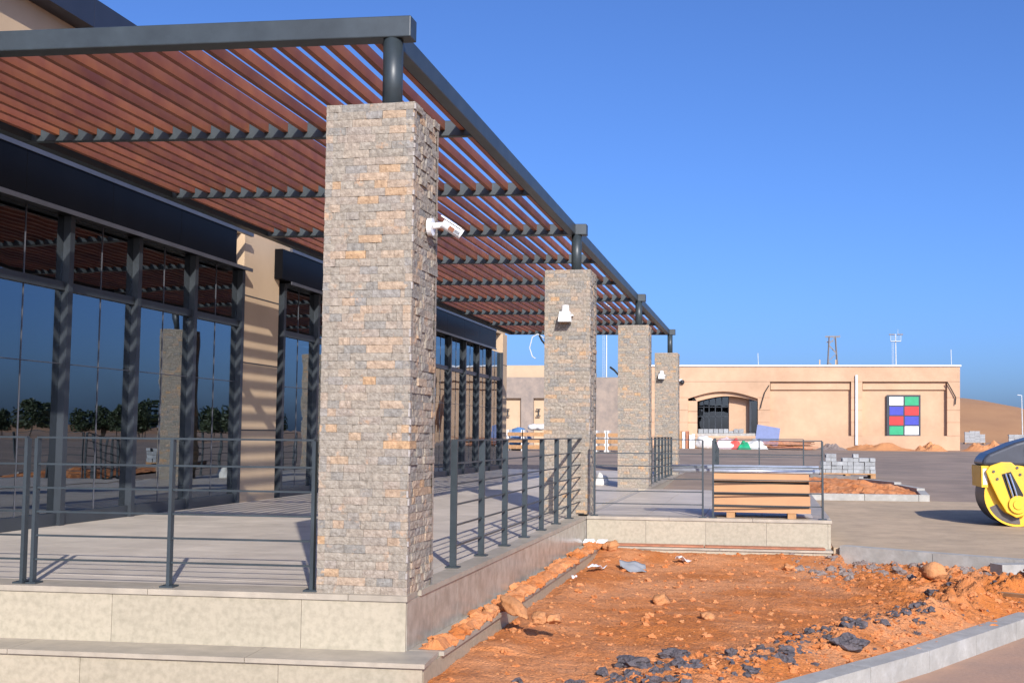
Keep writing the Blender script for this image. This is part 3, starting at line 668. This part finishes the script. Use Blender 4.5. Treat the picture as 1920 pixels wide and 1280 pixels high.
# pallets of blocks
def pallet(px, py_, Y, wpx, cols, rows, hts, label, m='block'):
    c = at(px, py_, Y); wd = wpx*Y/F; z = gz(Y)
    t = thing('block_pallet', (c.x, Y, z), label, 'pallet of blocks', 'pallets of concrete blocks')
    for i in range(3): obj('pallet_bearer', MB().box(c.x-wd/2+i*(wd-.12)/2, c.x-wd/2+.12+i*(wd-.12)/2, Y, Y+1, z+.002, z+.1), 'wood', t)
    obj('pallet_deck', MB().box(c.x-wd/2, c.x+wd/2, Y-.01, Y+1.01, z+.1005, z+.13), 'wood', t)
    bw = wd/cols; bh = .097; rr = random.Random(px)
    me = MB().box(-bw/2+.004, bw/2-.004, 0, .24, 0, bh-.006).mesh('block')
    for i in range(cols):
        for r in range(hts[i % len(hts)]):
            for d in range(2 if r == hts[i % len(hts)]-1 else 1):
                link('block', me, m, t, (c.x-wd/2+bw*(i+.5)+rr.uniform(-.008, .008), Y+.02+d*.3+rr.uniform(-.02, .03), z+.131+r*bh))
pallet(1590, 893, 31.5, 96, 10, 5, (3, 5, 5, 3, 4, 4, 5, 4, 4, 4), 'pallet of grey concrete blocks beside the planter')
pallet(1828, 812, 118, 34, 4, 3, (10, 11, 11, 8), 'dark stacked pallet in front of the earth hill')
pallet(1912, 812, 112, 36, 4, 3, (8, 8, 8, 8), 'pale pallet load at the right edge before the hill')

# ------------------------------------------------------------------ road roller
def roller():
    Yr = 19.2; WD = .8; c = at(1906, 932, Yr); R = .455; cx = c.x; cz = gz(Yr)+R+.004
    t = thing('road_roller', (cx, Yr, gz(Yr)), 'yellow tandem road roller with dark hood parked at the right', 'road roller')
    def px(x, y, Y=Yr-.04): return at(x, y, Y)
    for k, xx in enumerate((cx, cx+2.1)):
        dr = obj('drum', MB().cyl((xx, Yr, cz), (xx, Yr+WD, cz), R, 48, caps=False).cyl((xx, Yr+.05, cz), (xx, Yr+.07, cz), R-.004, 48), 'drum', t)
        for f in dr.data.polygons: f.use_smooth = len(f.vertices) == 4
        ring = MB()
        for a in range(48):
            a0, a1 = a*2*math.pi/48, (a+1)*2*math.pi/48
            ring.hexa([(xx+math.cos(q)*r, Yr-.004, cz+math.sin(q)*r) for q, r in ((a0, R-.03), (a0, R-.002), (a1, R-.002), (a1, R-.03))], [(xx+math.cos(q)*r, Yr+.03, cz+math.sin(q)*r) for q, r in ((a0, R-.03), (a0, R-.002), (a1, R-.002), (a1, R-.03))])
        obj('drum_rim', ring, 'yellow', dr)
        obj('drum_disc', MB().cyl((xx, Yr+.035, cz), (xx, Yr+.048, cz), R-.03, 40), 'yellow', dr)
        obj('slot', MB().prism([(xx+math.cos(a)*rr_, cz+math.sin(a)*rr_) for a, rr_ in [(rad(205+i*9), .42) for i in range(9)]+[(rad(277-i*9), .30) for i in range(9)]], 'y', Yr+.028, Yr+.0345), 'drum', dr)
        fk = [(xx-.44, cz+.36), (xx-.38, cz+.44), (xx-.22, cz+.50), (xx-.08, cz+.50), (xx-.0, cz+.43), (xx+.35, cz+.43), (xx+.35, cz+.24), (xx+.1, cz+.22), (xx+.2, cz-.1), (xx+.12, cz-.27), (xx-.02, cz-.32), (xx-.16, cz-.24), (xx-.27, cz-.05), (xx-.38, cz+.2)]
        fo = obj('fork', MB().prism(fk, 'y', Yr-.09, Yr-.03), 'yellow', t)
        bv = fo.modifiers.new('b', 'BEVEL'); bv.width = .012; bv.segments = 2
        obj('fork', MB().prism(fk, 'y', Yr+WD+.03, Yr+WD+.09), 'yellow', t)
        obj('fork_window', MB().prism([(xx-.22, cz+.32), (xx-.09, cz+.36), (xx+.08, cz+.02), (xx+.05, cz-.06), (xx-.1, cz-.06)], 'y', Yr-.095, Yr-.0905), 'rubber', fo)
        for q in (0, .055): obj('hydraulic_hose', MB().tube([(xx-.17+q, Yr-.11, cz+.33), (xx-.10+q, Yr-.12, cz+.1), (xx-.05+q, Yr-.11, cz-.08)], .017, 8), 'chrome', fo)
        obj('hub', MB().cyl((xx, Yr-.13, cz-.12), (xx, Yr-.09, cz-.12), .13, 24).cyl((xx, Yr-.15, cz-.12), (xx, Yr-.13, cz-.12), .07, 18), 'yellow', fo)
        for a in ((-.33, .36), (-.28, .25), (.0, .42), (.04, .32), (.12, -.02), (.1, -.16)): obj('bolt', MB().cyl((xx+a[0], Yr-.105, cz+a[1]), (xx+a[0], Yr-.09, cz+a[1]), .02, 10), 'drum', fo)
    h = [(cx-.48, cz+.44), (cx-.46, cz+.54), (cx-.38, cz+.62), (cx+.0, cz+.79), (cx+.3, cz+.88), (cx+.7, cz+.95), (cx+1.1, cz+.97), (cx+1.1, cz+.44)]
    ho = obj('hood', MB().prism(h, 'y', Yr+.0, Yr+WD), 'hood', t); bv = ho.modifiers.new('b', 'BEVEL'); bv.width = .05; bv.segments = 3
    obj('side_vent', MB().box(cx+.12, cx+.32, Yr-.006, Yr+.002, cz+.58, cz+.72), 'rubber', ho)
    fr = obj('frame', MB().box(cx-.5, cx+2.7, Yr+.02, Yr+WD-.02, cz+.26, cz+.435), 'yellow', t)
    obj('front_bumper', MB().box(cx-.49, cx-.40, Yr-.02, Yr+WD+.02, cz+.12, cz+.44), 'yellow', t)
    obj('number_plate', MB().box(cx-.47, cx-.41, Yr-.024, Yr-.021, cz+.16, cz+.40), 'sack', t)
    obj('platform', MB().box(cx+1.1, cx+2.7, Yr, Yr+WD, cz+.52, cz+.75), 'hood', t)
    obj('seat', MB().box(cx+1.5, cx+1.95, Yr+.4, Yr+.85, cz+.75, cz+.95).box(cx+1.9, cx+2.0, Yr+.4, Yr+.85, cz+.95, cz+1.4), 'rubber', t)
roller()

# ------------------------------------------------------------------ peach building across the road
YF = 70.0
fb = thing('peach_building', (at(1530, 843, YF).x, YF, gz(YF)), 'long peach rendered building with arched opening and coloured window', 'building')
def P(x, y, Y=YF): p = at(x, y, Y); return (p.x, p.z)
zb = gz(YF)-.1
def fpoly(name, pts, y0, y1, m, par=fb): return obj(name, MB().prism([P(*p) for p in pts], 'y', y0, y1), m, par)
def frect(name, xa, xb, ya, yb_, y0, y1, m, par=fb): return fpoly(name, [(xa, ya), (xb, ya), (xb, yb_), (xa, yb_)], y0, y1, m, par)
D0, D1 = YF, YF+.35
frect('upper_wall', 1200, 1800, 687, 715, D0, D1, 'peach')
frect('roof_cap', 1198, 1802, 684, 687, D0-.08, D1+.2, 'whitep')
frect('lower_wall', 1200, 1800, 817, 848, D0, D1, 'peach')
grid = [745.5, 769, 792, 817]
def pier(xa, xb):
    y = 715.6
    for g in grid: frect('pier_block', xa, xb, y, g-.7, D0, D1, 'peach'); y = g+.6
    frect('pier_core', xa+.3, xb-.3, 715, 817, D0+.03, D1-.01, 'peach')
pier(1200, 1290); pier(1421, 1444); pier(1596, 1617); pier(1776, 1800)
frect('recess_panel', 1444, 1596, 715, 817, D0+.32, D1+.1, 'peach'); frect('recess_panel', 1617, 1776, 715, 817, D0+.32, D1+.1, 'peach')
frect('recess_head', 1445, 1595, 715.5, 730, D0+.19, D0+.319, 'peach'); frect('recess_head', 1618, 1775, 715.5, 730, D0+.19, D0+.319, 'peach')
# arch: outer recess 1290-1421, inner opening 1307-1421
arch = [(1290, 715.5)]+[(1290+131*i/14, 747-13.5*math.sin(math.pi*i/14)) for i in range(15)]+[(1421, 715.5)]
fpoly('arch_wall', arch, D0, D1, 'peach')
arch2 = [(1290, 731)]+[(1307+114*i/14, 752-10*math.sin(math.pi*i/14)) for i in range(15)]+[(1421, 731)]
fpoly('arch_inner', arch2, D0+.25, D1+.05, 'peach')
y = 751
for g in (771, 792, 817): frect('pier_block', 1290, 1307, y, g-.5, D0+.22, D1, 'peach'); y = g+.3
frect('alcove_floor', 1200, 1440, 812, 817, D1, D1+3.2, 'conc')
# alcove: window at the left, beige wall, dark frame at the right
aw = thing('x', (0, 0, 0), '', '') if False else None
al = frect('alcove_wall', 1366, 1445, 735, 815, D1+.55, D1+.8, 'peach')
frect('alcove_glass', 1296, 1366, 735, 815, D1+.75, D1+.79, 'glass')
for x in (1318, 1328, 1340, 1352, 1365): frect('alcove_frame', x-.7, x+.7, 735, 815, D1+.65, D1+.74, 'alu')
for y in (762, 780, 806): frect('alcove_frame', 1300, 1366, y-.6, y+.6, D1+.65, D1+.735, 'alu')
frect('alcove_back', 1250, 1370, 715, 817, D1+4.6, D1+4.8, 'dark')
frect('dark_door', 1405, 1421, 747, 813, D1+.06, D1+.12, 'alu'); frect('door_pane', 1409, 1419.5, 751, 810, D1+.05, D1+.058, 'glass')
frect('downpipe', 1603.5, 1608, 703, 834, D0-.14, D0-.02, 'mast')
frect('alcove_ceiling', 1250, 1445, 728, 733, D1+.06, D1+.54, 'peach')
bl = thing('block_row', (at(1350, 812, D1+.3).x, D1+.3, P(1350, 812)[1]), 'row of grey concrete blocks on the arched opening sill', 'blocks')
for i in range(9):
    p_ = P(1314+i*9.5, 811.6, D1+.3); obj('block', MB().box(p_[0]-.13, p_[0]+.13, D1+.2, D1+.4, p_[1], p_[1]+(.24 if i != 6 else .12)), 'block', bl)
wn = frect('colour_window', 1663, 1726.5, 740, 817, D0+.1, D0+.24, 'alu')
cw = [('whitep', 'green'), ('blue', 'red'), ('red', 'blue'), ('green', 'whitep')]
for r in range(4):
    for c_ in range(2): frect('window_panel', 1668+c_*28.8, 1694+c_*28.8, 743.5+r*18.4, 759.5+r*18.4, D0+.085, D0+.099, cw[r][c_], wn)
obj('side_wall', MB().box(P(1799, 800)[0]-.35, P(1799.8, 800)[0], D1+.101, D1+9, zb, P(1799, 687)[1]), 'peach', fb)
obj('back_wall', MB().box(P(1200, 800)[0], P(1799, 800)[0], D1+9, D1+9.3, zb, P(1799, 687)[1]), 'peach', fb)
obj('roof', MB().box(P(1200, 800)[0], P(1798, 800)[0], D1+.1, D1+9, P(1500, 690)[1]-.3, P(1500, 690)[1]-.1), 'conc', fb)
for x in (1541.5, 1573): frect('roof_stub', x-1.2, x+1.2, 668, 686, D0+3, D0+3.1, 'beige')
for x, y in ((1422, 662), (1784, 655)): obj('antenna', MB().cyl(at(x, 687, YF+2), at(x-1, y, YF+2), .02, 6), 'mast', fb)
dc = at(1279, 716, YF-.1); t = thing('dome_camera', dc, 'small white dome camera on the peach wall corner', 'security camera')
obj('arm', MB().bar(dc+Vector((-.25, .05, .1)), dc+Vector((.02, 0, .1)), .12, .12), 'white', t); obj('dome', MB().blob(dc, .14, .14, .14, 2, 0), 'lens', t)
for i, pts in enumerate((((1442, 722), (1434, 735), (1428, 755), (1426, 765)), ((1776, 716), (1784, 730), (1792, 745), (1791, 758)))):
    cable('hanging_cable', [at(x, y, YF-.12) for x, y in pts], .03, 'cable', ('dark cable hanging left of the blank recess', 'dark cable hanging at the right corner of the peach building')[i])

# stone-faced building further left
YS = 72.0
sb = thing('stone_building', (at(1040, 815, YS).x, YS, gz(YS)), 'stone faced building with beige parapet seen between the pillars', 'building')
def srect(name, xa, xb, ya, yb_, y0, y1, m): return obj(name, MB().prism([P(xa, ya, YS), P(xb, ya, YS), P(xb, yb_, YS), P(xa, yb_, YS)], 'y', y0, y1), m, sb)
M['farstone'] = mat('far_stone', (.34, .27, .215), .9, 0, 0, 2.2, col2=(.24, .20, .17), bump=.6, bscale=8)
srect('stone_wall', 900, 1222, 707, 746, YS, YS+.4, 'farstone'); srect('stone_wall', 900, 944, 746, 845, YS, YS+.4, 'farstone'); srect('stone_wall', 977, 1000, 746, 845, YS, YS+.4, 'farstone'); srect('stone_wall', 1028, 1222, 746, 845, YS, YS+.4, 'farstone')
srect('niche', 944, 977, 744, 845, YS+.25, YS+.45, 'beige'); srect('niche', 1000, 1028, 744, 845, YS+.25, YS+.45, 'beige')
srect('parapet', 880, 1060, 683, 707, YS+1, YS+1.4, 'beige')
for x in (951, 1009):
    l_ = srect('wall_lamp', x-.7, x+.7, 768, 778, YS+.1, YS+.24, 'alu')
    for y in (767, 779): obj('lamp_head', MB().prism([P(x-4, y-1, YS), P(x+4, y-1, YS), P(x+4, y+1, YS), P(x-4, y+1, YS)], 'y', YS+.0, YS+.09), 'alu', l_)
srect('dark_window', 1214, 1229, 745, 800, YS-.1, YS-.01, 'alu')

# ------------------------------------------------------------------ debris in front of the peach building
def heap(name, label, cx, Y, rx, ry, h, m, seed, kind=None, cat='heap', group='heaps of red earth'):
    mb = MB(); n = 26; z0 = gz(Y)
    for j in range(n):
        for i in range(n):
            u, v_ = i/(n-1)*2-1, j/(n-1)*2-1; r = math.sqrt(u*u+v_*v_)
            k = max(0, 1-r**1.6); zz = z0-.02+h*k*(.7+.6*noise.noise(Vector((u*2.5+seed, v_*2.5, seed))))+.12*k*noise.noise(Vector((u*9, v_*9, seed)))
            mb.v.append((cx+u*rx, Y+v_*ry, zz))
    mb.f = [(j*n+i, j*n+i+1, (j+1)*n+i+1, (j+1)*n+i) for j in range(n-1) for i in range(n-1)]; mb.r = [0]*len(mb.f)
    tag(obj(name, mb, m), label, cat, group)
for i, (px, wpx, h, lb) in enumerate(((1470, 90, .45, 'low red earth heap beside the debris at the peach wall'), (1560, 60, .35, 'small red earth heap below the downpipe'), (1650, 130, .65, 'long red earth heap under the coloured window'), (1745, 60, .5, 'red earth heap at the right corner of the peach wall'), (1850, 90, .6, 'red earth heap beyond the corner of the peach building'))):
    Y = YF-2.2 if px < 1800 else YF-1; heap('earth_heap', lb, at(px, 840, Y).x, Y, wpx/2*Y/F, 1.5, h, 'rock' if i != 1 else 'ash', i+1.7)
YD = 66.5; gD = gz(YD)
def dpos(px): return at(px, 840, YD).x
wd = thing('panel_stack', (dpos(1290), YD, gD), 'white and brown boards leaning in a row by the farthest pillar', 'boards')
for i, x in enumerate((1276, 1282, 1288, 1295, 1300)): obj('board', MB().box(dpos(x)-.07, dpos(x)+.07, YD, YD+.8, gD+.005, gD+(.95, .9, .95, .75, .8)[i]), ('wood', 'whitep', 'plank', 'whitep', 'sack')[i], wd)
for i, (px, s, lb) in enumerate(((1318, .55, 'largest white sack in the debris beside the leaning boards'), (1330, .42, 'white sack right of the largest one in the debris'), (1392, .3, 'small pale sack at the middle of the debris'), (1410, .28, 'small pale sack by the blue panel'))):
    o = link('sack', MB().blob((0, 0, s*.62), s*.7, s*.6, s*.75, 3, .22, i+.5, cut=-s*.6).mesh('sack', True), 'sack', None, (dpos(px), YD+.2, gD)); tag(o, lb, 'sack', 'white sacks in the debris')
def tarp(name, label, px, Y, sx, h, m, seed):
    mb = MB(); n = 16
    for j in range(n):
        for i in range(n):
            u, v_ = i/(n-1)*2-1, j/(n-1)*2-1; k = max(0, 1-max(abs(u), abs(v_))**3)
            mb.v.append((u*sx, v_*.7, .02+h*k*(.8+.5*noise.noise(Vector((u*2+seed, v_*2, seed))))))
    mb.f = [(j*n+i, j*n+i+1, (j+1)*n+i+1, (j+1)*n+i) for j in range(n-1) for i in range(n-1)]; mb.r = [0]*len(mb.f)
    tag(link(name, mb.mesh(name, True), m, None, (at(px, 840, Y).x, Y, gz(Y))), label, 'tarpaulin', 'tarpaulins in the debris')
M['pinkred'] = mat('red_white_banner', (.75, .07, .05), .6, 0, 0, 1.2, col2=(.8, .62, .6), stops=(.45, .5))
tarp('tarpaulin', 'crumpled red and white banner in the debris', 1365, YD-.3, .75, .75, 'pinkred', 1.1)
tarp('tarpaulin', 'small green and white sheet in the debris', 1396, YD-.6, .35, .4, 'green', 2.4)
tarp('tarpaulin', 'beige cloth heap in the middle of the debris', 1412, YD-.2, .8, .5, 'sack', 4.4)
bp_ = link('blue_board', MB().box(-.62, .62, -.03, .03, 0, 1.05).mesh('blue_board'), 'bluepanel', None, (dpos(1437), YD+.5, gD+.25), rot=(-.3, .16, .1)); tag(bp_, 'blue board leaning on the debris pile', 'board')
rnd = random.Random(8)
for i in range(9):
    x = dpos(1480+rnd.uniform(-10, 14)); z = gD+.03+.055*i
    o = link('plank', MB().box(-1.35, 1.35, -.1, .1, -.02, .02).mesh('plank'), 'plank', None, (x, YD-.3+rnd.uniform(-.3, .3), z), rot=(0, rnd.uniform(-.03, .03), rnd.uniform(-.15, .15))); tag(o, 'reddish plank in the low pile by the peach wall', 'plank', 'planks piled by the peach wall')
# left: clutter in front of the stone building
YQ = 56.0; gQ = gz(YQ)
def q(px): return at(px, 830, YQ).x
o = link('tarp_bundle', MB().blob((0, 0, .45), .65, .6, .6, 3, .25, 2.2, cut=-.42).mesh('tarp_bundle', True), 'bluetarp', None, (q(962), YQ+1, gQ)); tag(o, 'blue tarpaulin bundle beyond the end of the shop front', 'bundle')
for i, (x, w_) in enumerate(((965, .7), (1002, 1.1), (1126, .42), (1150, .5))):
    t = thing('pallet_crate', (q(x), YQ, gQ), ('pale timber crate below the blue bundle', 'wide timber crate with white bags on it', 'timber crate left between second and third pillars', 'timber crate right between second and third pillars')[i], 'crate', 'timber crates across the road')
    for k in range(3): obj('slat', MB().box(q(x)-w_/2, q(x)+w_/2, YQ, YQ+.03, gQ+.1+k*.3, gQ+.28+k*.3), 'wood', t)
    for s_ in (-1, 1): obj('upright', MB().box(q(x)+s_*w_/2-.05, q(x)+s_*w_/2+.05, YQ+.031, YQ+.8, gQ+.002, gQ+1.0), 'sack', t)
for i, x in enumerate((998, 1010)):
    o = link('sack', MB().blob((0, 0, .13), .28, .3, .16, 2, .2, i+5.5).mesh('sack', True), 'sack', None, (q(x), YQ+.4, gQ+1.0)); tag(o, ('left white bag on the wide timber crate', 'right white bag on the wide timber crate')[i], 'bag', 'white bags on crates')
ws = at(1128, 890, 24); o = link('sack', MB().blob((0, 0, .2), .16, .16, .24, 3, .25, 7.7).mesh('sack', True), 'sack', None, (ws.x, 24.0, gz(24))); tag(o, 'white crumpled sack beside the second pillar on the ground', 'sack')

# ------------------------------------------------------------------ masts, pylon
def mast(px, ytop, ybot, Y, label, lights=True):
    a = at(px, ybot, Y); b = at(px, ytop, Y); t = thing('floodlight_mast', (a.x, Y, gz(Y)), label, 'mast', 'floodlight masts')
    h = b.z; obj('pole', MB().cyl((a.x, Y, gz(Y)), (a.x, Y, h), .22, 10, .12), 'mast', t)
    lx = a.x-.75; lad = MB()
    for s_ in (-.18, .18): lad.cyl((lx+s_, Y, gz(Y)), (lx+s_, Y, h-2.2), .035, 5)
    z = gz(Y)+1
    while z < h-2.2: lad.bar((lx-.18, Y, z), (lx+.18, Y, z), .03, .03); z += .6
    obj('ladder', lad, 'mast', t)
    if lights:
        obj('platform', MB().box(a.x-1.3, a.x+1.3, Y-.6, Y+.6, h-2.0, h-1.8), 'mast', t)
        rr = MB()
        for z in (h-1.3, h-.8): rr.bar((a.x-1.3, Y-.6, z), (a.x+1.3, Y-.6, z), .06, .06)
        for x in (-1.3, 0, 1.3): rr.bar((a.x+x, Y-.6, h-1.8), (a.x+x, Y-.6, h-.4), .07, .07)
        obj('guard_rail', rr, 'mast', t)
        for x in (-1.35, -.6, .75, 1.5): obj('floodlight', MB().box(a.x+x-.33, a.x+x+.33, Y-.5, Y+.1, h-.3, h-.02), 'pylon', t)
        obj('aerial', MB().cyl((a.x+.6, Y, h-.5), (a.x+.6, Y, h+1.2), .04, 5), 'mast', t)
mast(1680, 626, 686, 330, 'floodlight mast above the roof of the peach building')
mast(1137, 560, 706, 300, 'tall floodlight mast seen between the second and third pillars')
PY = 420
a = at(1561, 686, PY); tp = at(1561, 631, PY); t = thing('pylon', (a.x, PY, gz(PY)), 'lattice power pylon behind the peach building roof', 'pylon')
lat = MB(); H_ = tp.z; base = 1.6
def cw_(z): return 3.0-(z/H_)*2.0
lv = [gz(PY)+k*(H_-gz(PY))/12 for k in range(13)]
for sx in (-1, 1):
    for sy in (-1, 1): lat.bar((a.x+sx*cw_(lv[0]), PY+sy*cw_(lv[0]), lv[0]), (a.x+sx*cw_(lv[-1]), PY+sy*cw_(lv[-1]), lv[-1]), .3, .3)
for k in range(12):
    for sy in (-1, 1):
        s_ = 1 if k % 2 else -1
        lat.bar((a.x-s_*cw_(lv[k]), PY+sy*cw_(lv[k]), lv[k]), (a.x+s_*cw_(lv[k+1]), PY+sy*cw_(lv[k+1]), lv[k+1]), .2, .2)
obj('lattice', lat, 'pylon', t)
obj('cross_arm', MB().bar((a.x-2.3, PY, H_), (a.x+2.6, PY, H_), .5, .5).bar((a.x-1.9, PY, H_-1.9), (a.x+.4, PY, H_-1.5), .35, .35).bar((a.x+2.5, PY, H_-.1), (a.x+2.5, PY, H_+.7), .12, .12), 'pylon', t)
lp = at(1917, 805, 125); tag(obj('lamp_post', MB().cyl((lp.x, 125, gz(125)), (lp.x, 125, at(1917, 741, 125).z), .06, 8, .04).bar((lp.x, 125, at(1917, 741, 125).z), (lp.x-.4, 125, at(1917, 741, 125).z+.05), .1, .06), 'mast'), 'thin lamp post before the earth hill at the right edge', 'lamp post')

# ------------------------------------------------------------------ trees beside the road (seen in the shop glass)
def tree_mesh(seed):
    rnd = random.Random(seed); cr = MB(); H = 6.5
    for i in range(1500):
        u = rnd.random(); a = rnd.uniform(0, 2*math.pi); el = rnd.uniform(-.5, 1); r = (rnd.random()**.5)
        k = 1+.35*noise.noise(Vector((math.cos(a)*1.5+seed, math.sin(a)*1.5, el*2)))
        c = Vector((math.cos(a)*r*2.4*k*math.sqrt(max(0, 1-el*el*.8)), math.sin(a)*r*2.4*k*math.sqrt(max(0, 1-el*el*.8)), 3.0+el*2.9*k))
        s = rnd.uniform(.15, .32); n = Vector((rnd.uniform(-1, 1), rnd.uniform(-1, 1), rnd.uniform(-1, 1))).normalized(); t_ = n.orthogonal().normalized(); b_ = n.cross(t_)
        cr.add([c+t_*s, c+b_*s*.7, c-t_*s, c-b_*s*.7], [(0, 1, 2, 3)])
    tr = MB().cyl((0, 0, -.2), (0, 0, 2.4), .16, 8, .1)
    for i in range(5):
        a = i*1.25; tr.cyl((0, 0, 2.2+i*.2), (math.cos(a)*1.4, math.sin(a)*1.4, 4.2+.3*i), .06, 6, .025)
    return cr.mesh('crown'), tr.mesh('trunk')
TM = [tree_mesh(s) for s in (1, 2, 3)]
rnd = random.Random(31)
for i in range(32):
    X = 22.5+i*1.35+rnd.uniform(-1, 1)*.5; Y = 88+rnd.uniform(-3, 5); cm, trm = TM[i % 3]; s = rnd.uniform(.3, .5)
    t = thing('roadside_tree', (X, Y, gz(Y)), 'leafy green tree in the row across the side road', 'tree', 'row of trees across the side road')
    for nm, me, mm in (('crown', cm, 'leafgreen'), ('trunk', trm, 'bark')):
        o = link(nm, me, mm, t, (X, Y, gz(Y)), rot=(0, 0, rnd.uniform(0, 6))); o.scale = (s, s, s)
